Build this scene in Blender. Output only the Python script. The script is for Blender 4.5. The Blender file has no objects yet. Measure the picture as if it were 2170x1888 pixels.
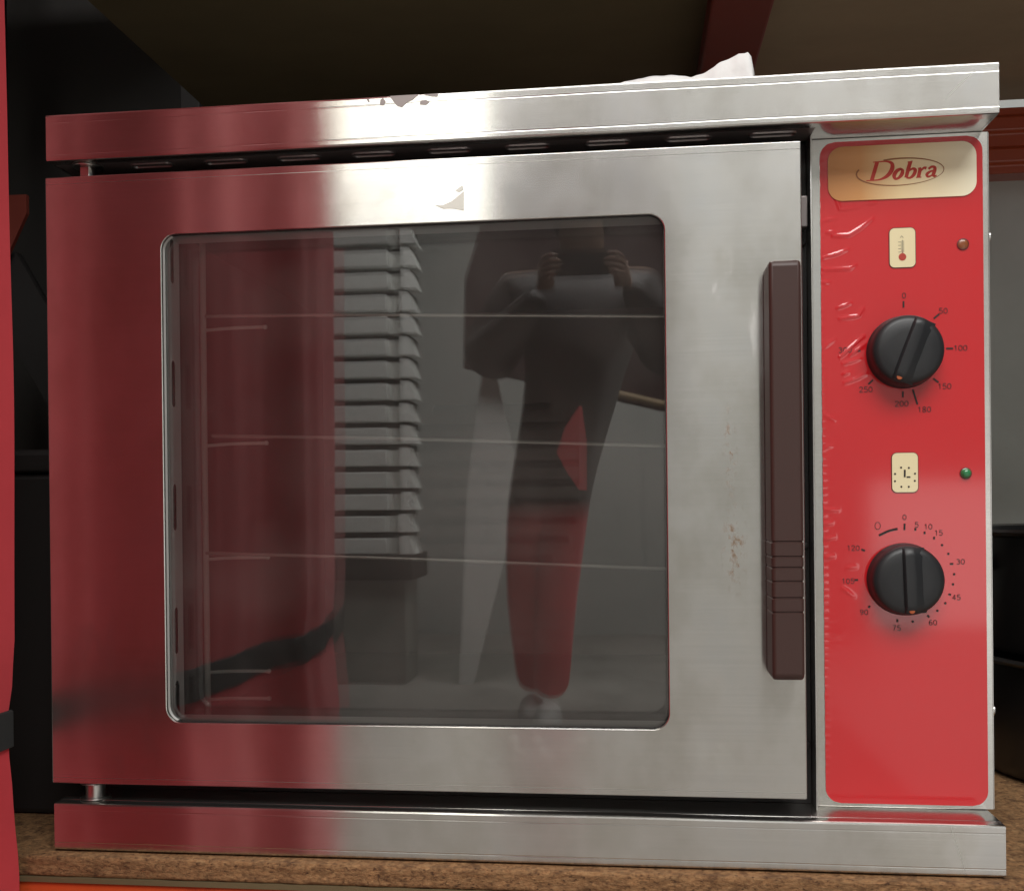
import bpy, bmesh, math, random
from mathutils import Vector, Matrix, noise
rnd = random.Random(7)
S = bpy.context.scene
COL = S.collection

# ------------------------------------------------------------------ camera
YAW, PITCH, ROLL = -0.11474655, -0.00375306, -0.01074166
cam_d = bpy.data.cameras.new("camera"); cam = bpy.data.objects.new("camera", cam_d); COL.objects.link(cam)
fw = Vector((math.sin(YAW)*math.cos(PITCH), math.cos(YAW)*math.cos(PITCH), math.sin(PITCH)))
rt = Vector((math.cos(YAW), -math.sin(YAW), 0)); up = rt.cross(fw)
r2 = rt*math.cos(ROLL) + up*math.sin(ROLL); u2 = -rt*math.sin(ROLL) + up*math.cos(ROLL)
M = Matrix((r2, u2, -fw)).transposed().to_4x4(); M.translation = Vector((0.50803, -0.86099, 0.30429))
cam.matrix_world = M
cam_d.sensor_width = 36; cam_d.lens = 2200/2170*36; cam_d.shift_y = 0.05593
cam_d.clip_start = 0.01; cam_d.clip_end = 200
S.camera = cam

# ------------------------------------------------------------------ light
S.view_settings.view_transform = 'Standard'; S.view_settings.look = 'None'
S.view_settings.exposure = 0.30; S.view_settings.gamma = 1.0
try:
    S.cycles.use_denoising = True
    S.cycles.max_bounces = 14; S.cycles.transparent_max_bounces = 24; S.cycles.glossy_bounces = 8
    S.cycles.diffuse_bounces = 5
    S.cycles.sample_clamp_indirect = 6.0
except Exception: pass
W = bpy.data.worlds.new("World"); S.world = W; W.use_nodes = True
bg = W.node_tree.nodes["Background"]; bg.inputs[0].default_value = (0.86, 0.93, 1.0, 1); bg.inputs[1].default_value = 0.05

def area(name, loc, target, sx, sy, power, col):
    d = bpy.data.lights.new(name, 'AREA'); d.shape = 'RECTANGLE'; d.size = sx; d.size_y = sy; d.energy = power; d.color = col
    o = bpy.data.objects.new(name, d); COL.objects.link(o); o.location = loc
    o.rotation_euler = (Vector(target)-Vector(loc)).to_track_quat('-Z', 'Y').to_euler(); return o
area("doorway_light", (2.85, -4.9, -.02), (2.85, 0, -.02), 2.1, .80, 6, (1.0, 0.98, 0.95))
area("window_light", (-0.72, -4.9, 2.38), (-0.72, 0, 2.38), 0.86, 0.80, 12, (1.0, 0.97, 0.88))
area("overhead_fill", (1.1, -2.40, 3.1), (1.1, -2.40, 0), 3.0, 1.9, 140, (1.0, 0.985, 0.96))  # added overhead fill to brighten the oven front; no such lamp seen

# ------------------------------------------------------------------ materials
MATS = {}
def mat(name, base=(.5,.5,.5), rough=.5, metal=0.0, coat=0.0, coat_rough=.05, spec=.5, coat_ior=1.5):
    m = bpy.data.materials.new(name); m.use_nodes = True
    b = m.node_tree.nodes["Principled BSDF"]
    b.inputs['Base Color'].default_value = (*base, 1); b.inputs['Roughness'].default_value = rough
    b.inputs['Metallic'].default_value = metal; b.inputs['Coat Weight'].default_value = coat
    b.inputs['Coat Roughness'].default_value = coat_rough; b.inputs['Coat IOR'].default_value = coat_ior; b.inputs['Specular IOR Level'].default_value = spec
    MATS[name] = m; return m
def nodes(m): return m.node_tree.nodes, m.node_tree.links, m.node_tree.nodes["Principled BSDF"]
def noise_node(m, scale=(1,1,1), detail=4, rough=.55, sc=1.0):
    N, L, b = nodes(m)
    tc = N.new('ShaderNodeTexCoord'); mp = N.new('ShaderNodeMapping'); mp.inputs['Scale'].default_value = scale
    nz = N.new('ShaderNodeTexNoise'); nz.inputs['Scale'].default_value = sc; nz.inputs['Detail'].default_value = detail
    nz.inputs['Roughness'].default_value = rough
    L.new(tc.outputs['Object'], mp.inputs['Vector']); L.new(mp.outputs['Vector'], nz.inputs['Vector']); return nz
def ramp(m, src, stops):
    N, L, b = nodes(m); r = N.new('ShaderNodeValToRGB'); L.new(src, r.inputs[0])
    e = r.color_ramp.elements
    while len(e) < len(stops): e.new(0.5)
    for i, (p, c) in enumerate(stops):
        e[i].position = p; e[i].color = (*c, 1) if len(c) == 3 else c
    return r.outputs[0]
def g3(v): return (v, v, v)
def bump(m, src, strength, dist):
    N, L, b = nodes(m); bp = N.new('ShaderNodeBump'); bp.inputs['Strength'].default_value = strength
    bp.inputs['Distance'].default_value = dist; L.new(src, bp.inputs['Height'])
    L.new(bp.outputs[0], b.inputs['Normal']); return bp

def steel(name, base=(.595,.582,.56), r0=.15, r1=.19, aniso=1.0, stain=True):
    m = mat(name, base, .3, .97); N, L, b = nodes(m)
    big = noise_node(m, (3.2, 3.2, 3.2), 5, .6, 2.0)
    L.new(ramp(m, big.outputs[0], [(.3, g3(r0)), (.7, g3(r1))]), b.inputs['Roughness'])
    br = noise_node(m, (6, 6, 900), 3, .6, 1.0)
    sm = noise_node(m, (9, 9, 6), 6, .65, 1.6)
    mx = N.new('ShaderNodeMix'); mx.data_type = 'RGBA'; mx.blend_type = 'MULTIPLY'; mx.inputs[0].default_value = 1
    L.new(ramp(m, br.outputs[0], [(.3, tuple(c*.96 for c in base)), (.7, tuple(min(1, c*1.03) for c in base))]), mx.inputs[6])
    L.new(ramp(m, sm.outputs[0], [(.34, (.86,.85,.82)), (.55, (1,1,1)), (.75, (.95,.97,1))]), mx.inputs[7])
    L.new(mx.outputs[2], b.inputs['Base Color'])
    b.inputs['Anisotropic'].default_value = aniso; b.inputs['Anisotropic Rotation'].default_value = .25
    tg = N.new('ShaderNodeTangent'); tg.direction_type = 'RADIAL'; tg.axis = 'Z'; L.new(tg.outputs[0], b.inputs['Tangent'])
    bump(m, br.outputs[0], .03, .0006)
    return m
steel("brushed_steel")
def spot(m, cx_, cz_, rx, rz, soft=.6):
    N, L, b = nodes(m); tc = N.new('ShaderNodeTexCoord'); mp = N.new('ShaderNodeMapping'); mp.vector_type = 'TEXTURE'
    mp.inputs['Location'].default_value = (cx_, .006, cz_); mp.inputs['Scale'].default_value = (rx, 1, rz)
    L.new(tc.outputs['Object'], mp.inputs[0]); ln = N.new('ShaderNodeVectorMath'); ln.operation = 'LENGTH'; L.new(mp.outputs[0], ln.inputs[0])
    r = N.new('ShaderNodeMapRange'); r.inputs[1].default_value = 1.0; r.inputs[2].default_value = 1-soft; L.new(ln.outputs['Value'], r.inputs[0]); return r.outputs[0]
def stain(m, masks, nscale, thr, colour, rough, amount):
    """grease marks of their own shape: noise cut by soft ovals, changes colour and gloss"""
    N, L, b = nodes(m); nz = noise_node(m, nscale, 4, .6, 1.0); acc = None
    for k in masks:
        o = spot(m, *k)
        if acc is None: acc = o
        else:
            mm = N.new('ShaderNodeMath'); mm.operation = 'MAXIMUM'; L.new(acc, mm.inputs[0]); L.new(o, mm.inputs[1]); acc = mm.outputs[0]
    mm = N.new('ShaderNodeMath'); mm.operation = 'MULTIPLY'; L.new(acc, mm.inputs[0]); L.new(ramp(m, nz.outputs[0], [(thr, g3(0)), (thr+.12, g3(amount))]), mm.inputs[1])
    for inp, val in (('Base Color', (*colour, 1)), ('Roughness', g3(rough)+(1,))):
        src = b.inputs[inp].links[0].from_socket; mx = N.new('ShaderNodeMix'); mx.data_type = 'RGBA'
        L.new(mm.outputs[0], mx.inputs[0]); L.new(src, mx.inputs[6]); mx.inputs[7].default_value = val; L.new(mx.outputs[2], b.inputs[inp])
m = steel("door_steel", base=(.595,.582,.56), r0=.15, r1=.20)
stain(m, [(.5885,.340,.007,.045), (.5915,.262,.012,.045)], (170,170,110), .50, (.17,.105,.06), .34, .85)
stain(m, [(.6120,.096,.022,.020), (.575,.090,.030,.030), (.44,.10,.09,.02), (.33,.56,.05,.02)], (60,60,60), .50, (.60,.60,.55), .34, .16)
stain(m, [(.03,.25,.05,.30), (.06,.09,.06,.05), (.60,.45,.05,.10)], (40,40,14), .52, (.52,.50,.49), .36, .4)
mat("plain_steel", (.58,.57,.55), .28, 1.0)
mat("wire_steel", (1.0,.94,.89), .22, .6)
mat("rod_steel", (1.0,.95,.90), .25, .12)
mat("cavity_steel", (.20,.175,.17), .42, .7)
mat("channel_steel", (.86,.84,.83), .5, .1)
mat("lit_reveal_steel", (.80,.80,.77), .55, .35)
mat("dark_void", (.012,.010,.010), .6)
mat("chassis_dark", (.022,.020,.020), .45, .3)
mat("rubber", (.018,.016,.016), .5)
m = mat("knob_black", (.018,.019,.021), .42); nz = noise_node(m, (1,1,1), 3, .5, 900); bump(m, nz.outputs[0], .15, .0003)
mat("knob_dot", (.42,.10,.03), .5)
m = mat("handle_brown", (.050,.022,.018), .45); nz = noise_node(m, (1,1,1), 3, .5, 700); bump(m, nz.outputs[0], .12, .0003)
m = mat("overlay_red", (.58,.004,.010), .42, 0, 1.0, .08, .25, 1.65)
m = mat("print_black", (.020,.012,.012), .45)
mat("print_soft", (.055,.014,.016), .45)
mat("print_faint", (.16,.015,.02), .45)
mat("print_grey", (.30,.28,.19), .5)
mat("symbol_cream", (.82,.72,.44), .4, 0, .5, .08)
mat("symbol_border", (.10,.012,.010), .45)
mat("symbol_red", (.45,.05,.03), .45)
mat("logo_red", (.52,.035,.02), .45)
mat("logo_brown", (.30,.11,.035), .45)
m = mat("badge_gold", (.8,.7,.45), .4, 0, .5, .08); N, L, b = nodes(m)      # gold-to-cream fade from left to right
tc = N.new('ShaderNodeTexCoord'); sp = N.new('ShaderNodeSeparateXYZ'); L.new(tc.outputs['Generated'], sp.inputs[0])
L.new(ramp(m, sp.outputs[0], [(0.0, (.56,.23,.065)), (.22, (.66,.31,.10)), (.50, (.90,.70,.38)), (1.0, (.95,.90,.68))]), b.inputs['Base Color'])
mat("lamp_amber", (.26,.075,.022), .3, 0, .4)
mat("lamp_green", (.03,.22,.08), .22, 0, .8)
m = mat("residue", (.33,.30,.29), .45, .5)
m = mat("tape", (.66,.65,.61), .34, .9)

# chipboard
def chip(name, cols, sc=1.0, bstr=.6, rough=.85):
    m = mat(name, cols[1], rough); N, L, b = nodes(m)
    a = noise_node(m, (1,1.0,2.2), 6, .7, 95*sc); c = noise_node(m, (1,1,1.8), 3, .6, 34*sc)
    vr = N.new('ShaderNodeTexVoronoi'); vr.inputs['Scale'].default_value = 150*sc
    mp = N.new('ShaderNodeMapping'); mp.inputs['Scale'].default_value = (.55, .55, 1.5); tc = N.new('ShaderNodeTexCoord')
    L.new(tc.outputs['Object'], mp.inputs[0]); L.new(mp.outputs[0], vr.inputs['Vector'])
    mx = N.new('ShaderNodeMix'); mx.data_type = 'RGBA'; mx.blend_type = 'OVERLAY'; mx.inputs[0].default_value = .28
    L.new(ramp(m, a.outputs[0], [(.30, cols[0]), (.46, cols[1]), (.66, cols[2])]), mx.inputs[6])
    L.new(vr.outputs['Color'], mx.inputs[7])
    m2 = N.new('ShaderNodeMix'); m2.data_type = 'RGBA'; m2.blend_type = 'MULTIPLY'; m2.inputs[0].default_value = 1
    hs = N.new('ShaderNodeHueSaturation'); hs.inputs['Saturation'].default_value = 1.0
    # keep the mottle brown: overlay only the brightness of the voronoi cells
    bw = N.new('ShaderNodeRGBToBW'); L.new(vr.outputs['Color'], bw.inputs[0]); L.new(bw.outputs[0], mx.inputs[7])
    L.new(mx.outputs[2], m2.inputs[6])
    L.new(ramp(m, c.outputs[0], [(.33, (.55,.50,.46)), (.50, (1,1,1))]), m2.inputs[7])
    L.new(m2.outputs[2], hs.inputs['Color']); L.new(hs.outputs[0], b.inputs['Base Color'])
    pit = noise_node(m, (1, 1, 1.7), 4, .65, 260)
    m3 = N.new('ShaderNodeMix'); m3.data_type = 'RGBA'; m3.blend_type = 'MULTIPLY'; m3.inputs[0].default_value = 1
    L.new(hs.outputs[0], m3.inputs[6]); L.new(ramp(m, pit.outputs[0], [(.32, (.30,.24,.20)), (.44, (1,1,1)), (.62, (1.0,1.0,1.0)), (.72, (1.25,1.2,1.1))]), m3.inputs[7]); L.new(m3.outputs[2], b.inputs['Base Color'])
    bump(m, a.outputs[0], bstr, .003)
    return m
chip("chipboard_edge", [(.11,.050,.020), (.25,.128,.052), (.33,.19,.085)], 2.3)
for nm, c0, c1 in (("chipboard_face", (.118,.088,.042), (.145,.108,.052)), ("chipboard_lit", (.33,.25,.16), (.40,.30,.19))):  # second one is a lit copy: light from the right put into its colour
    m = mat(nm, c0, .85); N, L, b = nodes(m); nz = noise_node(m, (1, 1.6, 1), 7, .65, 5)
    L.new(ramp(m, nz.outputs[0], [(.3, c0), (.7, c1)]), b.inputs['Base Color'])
m = mat("orange_paint", (.62,.085,.020), .38, 0, .3, .2); N, L, b = nodes(m)
nz = noise_node(m, (1,1,1), 6, .65, 14); L.new(ramp(m, nz.outputs[0], [(.30, (.40,.045,.015)), (.45, (.62,.085,.02)), (.8, (.66,.11,.03))]), b.inputs['Base Color'])
bump(m, nz.outputs[0], .08, .002)
mat("orange_paint_shaded", (.34,.052,.018), .4, 0, .3, .2)
mat("maroon_shade_paint", (.20,.035,.022), .45)
mat("dark_metal", (.012,.010,.010), .6)
m = mat("grey_wall", (.46,.46,.44), .85); nz = noise_node(m, (1,1,1), 5, .6, 6); N, L, b = nodes(m)
L.new(ramp(m, nz.outputs[0], [(.3, (.53,.575,.565)), (.7, (.61,.66,.65))]), b.inputs['Base Color']); bump(m, nz.outputs[0], .1, .004)
mat("sunlit_pale", (.55,.54,.52), .5)
mat("shade_dark_wall", (.035,.032,.030), .9)
mat("light_wall", (.51,.52,.495), .9)
m = mat("concrete", (.36,.34,.31), .8); nz = noise_node(m, (1,1,1), 6, .6, 5); N, L, b = nodes(m)
L.new(ramp(m, nz.outputs[0], [(.3, (.30,.285,.26)), (.7, (.42,.40,.365))]), b.inputs['Base Color'])
mat("pot_black", (.008,.007,.007), .30, 0, .3, .15)
mat("box_dark", (.014,.010,.009), .7)
m = mat("red_fabric", (.66,.030,.050), .72, 0, 0, .1, .3); N, L, b = nodes(m)
nz = noise_node(m, (1,1,1), 5, .6, 9); L.new(ramp(m, nz.outputs[0], [(.3, (.62,.030,.044)), (.7, (.72,.042,.058))]), b.inputs['Base Color'])
b.inputs['Sheen Weight'].default_value = .25
n2 = noise_node(m, (1,1,1), 2, .5, 1400); bump(m, n2.outputs[0], .12, .0004)
m = mat("strap_grey", (.026,.028,.028), .7); n2 = noise_node(m, (1,1,1), 2, .5, 1500); bump(m, n2.outputs[0], .2, .0004)
m = mat("paper_white", (.80,.81,.80), .75); nz = noise_node(m, (1,1,1), 4, .6, 120); bump(m, nz.outputs[0], .18, .002)
mat("dark_maroon", (.055,.030,.030), .85)
mat("tray_gap_shade", (.05,.055,.05), .8)
mat("cabinet_grey", (.34,.34,.31), .8)
mat("tray_white", (.88,.90,.87), .45)
mat("skin", (.45,.25,.17), .5); mat("jacket", (.030,.020,.022), .8); mat("trousers", (.85,.10,.115), .75)
mat("trousers_dark", (.10,.02,.03), .8); mat("shoe", (.75,.76,.74), .6); mat("hair", (.02,.014,.010), .6)
mat("phone", (.02,.02,.022), .2); mat("eye", (.75,.75,.72), .2)

# window glass: reflection by Fresnel, the rest passes, a breath of dust
m = bpy.data.materials.new("window_glass"); m.use_nodes = True; MATS["window_glass"] = m
N = m.node_tree.nodes; L = m.node_tree.links; N.clear()
out = N.new('ShaderNodeOutputMaterial'); fr = N.new('ShaderNodeFresnel'); fr.inputs[0].default_value = 1.75
tr = N.new('ShaderNodeBsdfTransparent'); tr.inputs[0].default_value = (.97,.972,.968,1)
gl = N.new('ShaderNodeBsdfGlossy'); gl.inputs['Roughness'].default_value = .012
mx = N.new('ShaderNodeMixShader'); L.new(fr.outputs[0], mx.inputs[0]); L.new(tr.outputs[0], mx.inputs[1]); L.new(gl.outputs[0], mx.inputs[2])
df = N.new('ShaderNodeBsdfDiffuse'); df.inputs[0].default_value = (.50,.46,.43,1)
tc = N.new('ShaderNodeTexCoord'); nz = N.new('ShaderNodeTexNoise'); nz.inputs['Scale'].default_value = 11; nz.inputs['Detail'].default_value = 6
L.new(tc.outputs['Object'], nz.inputs['Vector'])
rp = N.new('ShaderNodeValToRGB'); rp.color_ramp.elements[0].position = .42; rp.color_ramp.elements[0].color = (.014,.014,.014,1)
rp.color_ramp.elements[1].position = .75; rp.color_ramp.elements[1].color = (.05,.05,.05,1); L.new(nz.outputs[0], rp.inputs[0])
m2 = N.new('ShaderNodeMixShader'); L.new(rp.outputs[0], m2.inputs[0]); L.new(mx.outputs[0], m2.inputs[1]); L.new(df.outputs[0], m2.inputs[2])
L.new(m2.outputs[0], out.inputs[0])

# ------------------------------------------------------------------ helpers
def link(name, me, material=None, parent=None):
    o = bpy.data.objects.new(name, me); COL.objects.link(o)
    if material: me.materials.append(MATS[material])
    if parent: o.parent = parent; o.matrix_parent_inverse = parent.matrix_world.inverted()
    return o
def obj(name, bm, material, parent=None, smooth=35, flat=True):
    bmesh.ops.remove_doubles(bm, verts=bm.verts, dist=1e-6)
    bmesh.ops.recalc_face_normals(bm, faces=bm.faces)
    me = bpy.data.meshes.new(name); bm.to_mesh(me); bm.free()
    if smooth:
        me.polygons.foreach_set('use_smooth', [True]*len(me.polygons))
        me.set_sharp_from_angle(angle=math.radians(smooth))
        if flat:
            for p in me.polygons:
                if max(abs(c) for c in p.normal) > .99995: p.use_smooth = False
    return link(name, me, material, parent)
def raw(name, bm, material, parent=None, smooth=0):
    me = bpy.data.meshes.new(name); bm.to_mesh(me); bm.free()
    if smooth:
        me.polygons.foreach_set('use_smooth', [True]*len(me.polygons)); me.set_sharp_from_angle(angle=math.radians(smooth))
    return link(name, me, material, parent)
def empty(name, loc, label=None, cat=None, group=None):
    o = bpy.data.objects.new(name, None); COL.objects.link(o); o.location = loc; o.empty_display_size = .05
    bpy.context.view_layer.update()
    tag(o, label, cat, group); return o
def tag(o, label=None, cat=None, group=None, kind=None):
    if label: o['label'] = label
    if cat: o['category'] = cat
    if group: o['group'] = group
    if kind: o['kind'] = kind
    return o
def box(bm, x0, x1, y0, y1, z0, z1, bev=0, seg=2):
    r = bmesh.ops.create_cube(bm, size=1.0)
    vs = r['verts']
    for v in vs:
        v.co = Vector((x0+(v.co.x+.5)*(x1-x0), y0+(v.co.y+.5)*(y1-y0), z0+(v.co.z+.5)*(z1-z0)))
    if bev:
        es = list({e for v in vs for e in v.link_edges})
        bmesh.ops.bevel(bm, geom=es, offset=bev, segments=seg, profile=.5, affect='EDGES')
def B(): return bmesh.new()
def boxobj(name, args, material, parent=None, bev=0, seg=2):
    bm = B(); box(bm, *args, bev=bev, seg=seg); return obj(name, bm, material, parent)
def rrect(x0, x1, z0, z1, r, n=8):
    pts = []
    for cx, cz, a0 in ((x1-r, z1-r, 0), (x0+r, z1-r, 90), (x0+r, z0+r, 180), (x1-r, z0+r, 270)):
        for i in range(n+1):
            a = math.radians(a0 + 90*i/n); pts.append((cx+r*math.cos(a), cz+r*math.sin(a)))
    return pts
def plate(bm, outer, holes, d0, d1, axes='xz', bev=0):
    """flat plate between depth d0 and d1 with holes; axes names the two plane axes"""
    def P(u, v, d):
        return {'xz': (u, d, v), 'yz': (d, u, v), 'xy': (u, v, d)}[axes]
    edges = []; verts0 = []
    for loop in [outer]+holes:
        vs = [bm.verts.new(P(u, v, d0)) for u, v in loop]; verts0 += vs
        for i in range(len(vs)): edges.append(bm.edges.new((vs[i], vs[(i+1) % len(vs)])))
    fs = bmesh.ops.triangle_fill(bm, use_beauty=True, edges=edges)['geom']
    fs = [f for f in fs if isinstance(f, bmesh.types.BMFace)]
    ex = bmesh.ops.extrude_face_region(bm, geom=fs)['geom']
    d = Vector(P(0, 0, d1))-Vector(P(0, 0, d0))
    for v in ex:
        if isinstance(v, bmesh.types.BMVert): v.co += d
    if bev:
        bm.normal_update()
        es = [e for e in bm.edges if len(e.link_faces) == 2 and e.calc_face_angle(0) > math.radians(70)
              and all(abs(v.co[{'xz': 1, 'yz': 0, 'xy': 2}[axes]]-d0) < 1e-6 for v in e.verts)]
        bmesh.ops.bevel(bm, geom=es, offset=bev, segments=2, profile=.5, affect='EDGES')
def tube(bm, pts, r, n=10, caps=True):
    pts = [Vector(p) for p in pts]; rings = []
    for i, p in enumerate(pts):
        t = (pts[min(i+1, len(pts)-1)]-pts[max(i-1, 0)]).normalized()
        a = Vector((0, 0, 1)) if abs(t.z) < .9 else Vector((0, 1, 0))
        u = t.cross(a).normalized(); w = t.cross(u)
        rr = r[i] if isinstance(r, (list, tuple)) else r
        rings.append([bm.verts.new(p+(u*math.cos(2*math.pi*k/n)+w*math.sin(2*math.pi*k/n))*rr) for k in range(n)])
    for a, b_ in zip(rings, rings[1:]):
        for k in range(n): bm.faces.new((a[k], a[(k+1) % n], b_[(k+1) % n], b_[k]))
    if caps: bm.faces.new(rings[0]); bm.faces.new(list(reversed(rings[-1])))
def lathe(bm, prof, c, axis='z', n=48):
    """prof = [(r, h)] revolved about an axis through c"""
    rings = []
    for r, h in prof:
        ring = []
        for k in range(n):
            a = 2*math.pi*k/n; u, w = r*math.cos(a), r*math.sin(a)
            v = (u, w, h) if axis == 'z' else (u, h, w) if axis == 'y' else (h, u, w)
            ring.append(bm.verts.new(Vector(c)+Vector(v)))
        rings.append(ring)
    for a, b_ in zip(rings, rings[1:]):
        for k in range(n):
            bm.faces.new((a[k], a[(k+1) % n], b_[(k+1) % n], b_[k]))
    bm.faces.new(rings[0]); bm.faces.new(rings[-1])
def catmull(pts, n=8):
    pts = [tuple(p) for p in pts]; out = []
    P = [pts[0]]+pts+[pts[-1]]
    for i in range(1, len(P)-2):
        for k in range(n):
            t = k/n; o = []
            for a, b_, c, d in zip(P[i-1], P[i], P[i+1], P[i+2]):
                o.append(.5*((2*b_)+(-a+c)*t+(2*a-5*b_+4*c-d)*t*t+(-a+3*b_-3*c+d)*t**3))
            out.append(tuple(o))
    out.append(pts[-1]); return out
PRINT_N = [0]
def stroke(bm, pts, y, smooth=6):
    """flat printed stroke in the xz plane; pts = (x, z, width)"""
    if smooth: pts = catmull(pts, smooth)
    PRINT_N[0] += 1; y = y - (PRINT_N[0] % 9)*4e-6
    Lf, Rt = [], []
    for i, (x, z, w) in enumerate(pts):
        x0, z0, _ = pts[max(i-1, 0)]; x1, z1, _ = pts[min(i+1, len(pts)-1)]
        d = math.hypot(x1-x0, z1-z0) or 1e-9; nx, nz_ = -(z1-z0)/d, (x1-x0)/d
        Lf.append(bm.verts.new((x+nx*w/2, y, z+nz_*w/2))); Rt.append(bm.verts.new((x-nx*w/2, y, z-nz_*w/2)))
    for i in range(len(pts)-1): bm.faces.new((Lf[i], Rt[i], Rt[i+1], Lf[i+1]))
def disc(bm, x, z, r, y, n=20):
    PRINT_N[0] += 1; y = y - (PRINT_N[0] % 9)*4e-6
    bm.faces.new([bm.verts.new((x+r*math.cos(2*math.pi*k/n), y, z+r*math.sin(2*math.pi*k/n))) for k in range(n)])
def flat_rrect(bm, x0, x1, z0, z1, r, y):
    bm.faces.new([bm.verts.new((u, y, v)) for u, v in rrect(x0, x1, z0, z1, r)])

# digits as thin strokes on a 0..1 by 0..1.4 cell
DIG = {
 '0': [[(.5,1.4),(.12,1.1),(.08,.7),(.12,.3),(.5,0),(.88,.3),(.92,.7),(.88,1.1),(.5,1.4)]],
 '1': [[(.25,1.1),(.58,1.4)], [(.58,1.4),(.58,0)]],
 '2': [[(.08,1.08),(.25,1.36),(.6,1.4),(.88,1.1),(.75,.75),(.4,.4),(.08,0)], [(.08,0),(.95,0)]],
 '3': [[(.1,1.2),(.4,1.4),(.82,1.2),(.78,.85),(.45,.75)], [(.45,.75),(.85,.6),(.88,.22),(.5,0),(.1,.18)]],
 '4': [[(.68,0),(.68,1.4)], [(.68,1.4),(.05,.42)], [(.05,.42),(.98,.42)]],
 '5': [[(.88,1.4),(.2,1.4)], [(.2,1.4),(.14,.75)], [(.14,.75),(.5,.88),(.88,.66),(.86,.24),(.5,0),(.08,.18)]],
 '6': [[(.8,1.3),(.45,1.35),(.15,.9),(.1,.4),(.45,0),(.85,.2),(.86,.6),(.5,.82),(.14,.5)]],
 '7': [[(.08,1.4),(.92,1.4)], [(.92,1.4),(.55,.75),(.38,0)]],
 '8': [[(.5,.75),(.15,1.0),(.3,1.36),(.7,1.36),(.85,1.0),(.5,.75),(.1,.4),(.3,.02),(.7,.02),(.9,.4),(.5,.75)]],
 '9': [[(.2,.1),(.55,.05),(.85,.5),(.9,1.0),(.55,1.4),(.15,1.2),(.14,.8),(.5,.58),(.86,.9)]]}
def number(bm, s, x, z, h, y, wd=.00055):
    k = h/1.4; adv = k*1.22; x0 = x-adv*len(s)/2+.1*k; z0 = z-h/2
    for i, ch in enumerate(s):
        for pl in DIG[ch]:
            stroke(bm, [(x0+i*adv+u*k, z0+v*k, wd) for u, v in pl], y, 5 if len(pl) > 2 else 0)

# ================================================================== SETTING
FLOOR_Z = -0.47
def slab(name, x0, x1, y0, y1, z0, z1, material):
    o = boxobj(name, (x0, x1, y0, y1, z0, z1), material); tag(o, kind='structure'); return o
slab("floor", -4, 5, -5.2, 2, FLOOR_Z-.1, FLOOR_Z, "concrete")
slab("sunlit_floor", 1.20, 4.6, -4.95, -1.55, FLOOR_Z+.004, FLOOR_Z+.012, "sunlit_pale")  # added pale slab: sunlit floor put into colour for the panel sheen
slab("rear_wall", .30, 4, 1.05, 1.15, FLOOR_Z, 3.4, "grey_wall")
slab("rear_wall", -3, .30, 1.05, 1.15, FLOOR_Z, 3.4, "shade_dark_wall")  # same rear wall; the shade at left is put into a dark colour
slab("front_wall", -4, 5, -5.1, -5.0, FLOOR_Z, 3.4, "light_wall")
slab("side_wall", -2.2, -2.1, -5.0, 1.05, FLOOR_Z, 3.4, "shade_dark_wall")
slab("ceiling", -2.1, 5, -5.0, 1.05, 3.4, 3.5, "light_wall")

# ------------------------------------------------------------------ storage rack
rack = empty("storage_rack", (0.4, .4, FLOOR_Z), "orange painted storage rack whose beams frame and carry the oven shelf", "storage rack")
def c_beam(name, x0, x1, y, z0, z1, material, face=-1, depth=.045):
    """beam along x: a folded section with two raised ribs on its face"""
    h = z1-z0; f = face
    prof = [(0, 0), (0, .12), (.006, .16), (.006, .36), (0, .40), (0, .60), (.006, .64), (.006, .84), (0, .88), (0, 1)]
    bm = B(); loops = []
    pts = [(y+f*d, z0+h*t) for d, t in prof] + [(y-f*depth, z1), (y-f*depth, z0)]
    for x in (x0, x1): loops.append([bm.verts.new((x, a, b_)) for a, b_ in pts])
    n = len(pts)
    for i in range(n): bm.faces.new((loops[0][i], loops[0][(i+1) % n], loops[1][(i+1) % n], loops[1][i]))
    bm.faces.new(loops[0]); bm.faces.new(list(reversed(loops[1])))
    es = [e for e in bm.edges if abs(e.verts[0].co.x-e.verts[1].co.x) > .5]
    bmesh.ops.bevel(bm, geom=es, offset=.0018, segments=2, profile=.5, affect='EDGES')
    return obj(name, bm, material, rack, 50)
c_beam("front_beam", -1.2, 2.2, -.012, -.132, -.0238, "orange_paint")
c_beam("rear_beam", .3, 2.2, .85, .807, .910, "orange_paint_shaded")  # the rack's orange with its shade put into a darker colour
c_beam("added_upper_beam", -1.2, 2.2, .0, .955, 1.075, "orange_paint")  # unseen beam added to keep lamp light off the rear left
c_beam("lower_rear_beam", -1.2, 2.2, .85, -.132, -.0238, "orange_paint")
# depth tie under the upper boards
bm = B(); box(bm, .612, .690, .02, .93, .914, .948, bev=.004); obj("cross_beam", bm, "maroon_shade_paint", rack)
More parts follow.
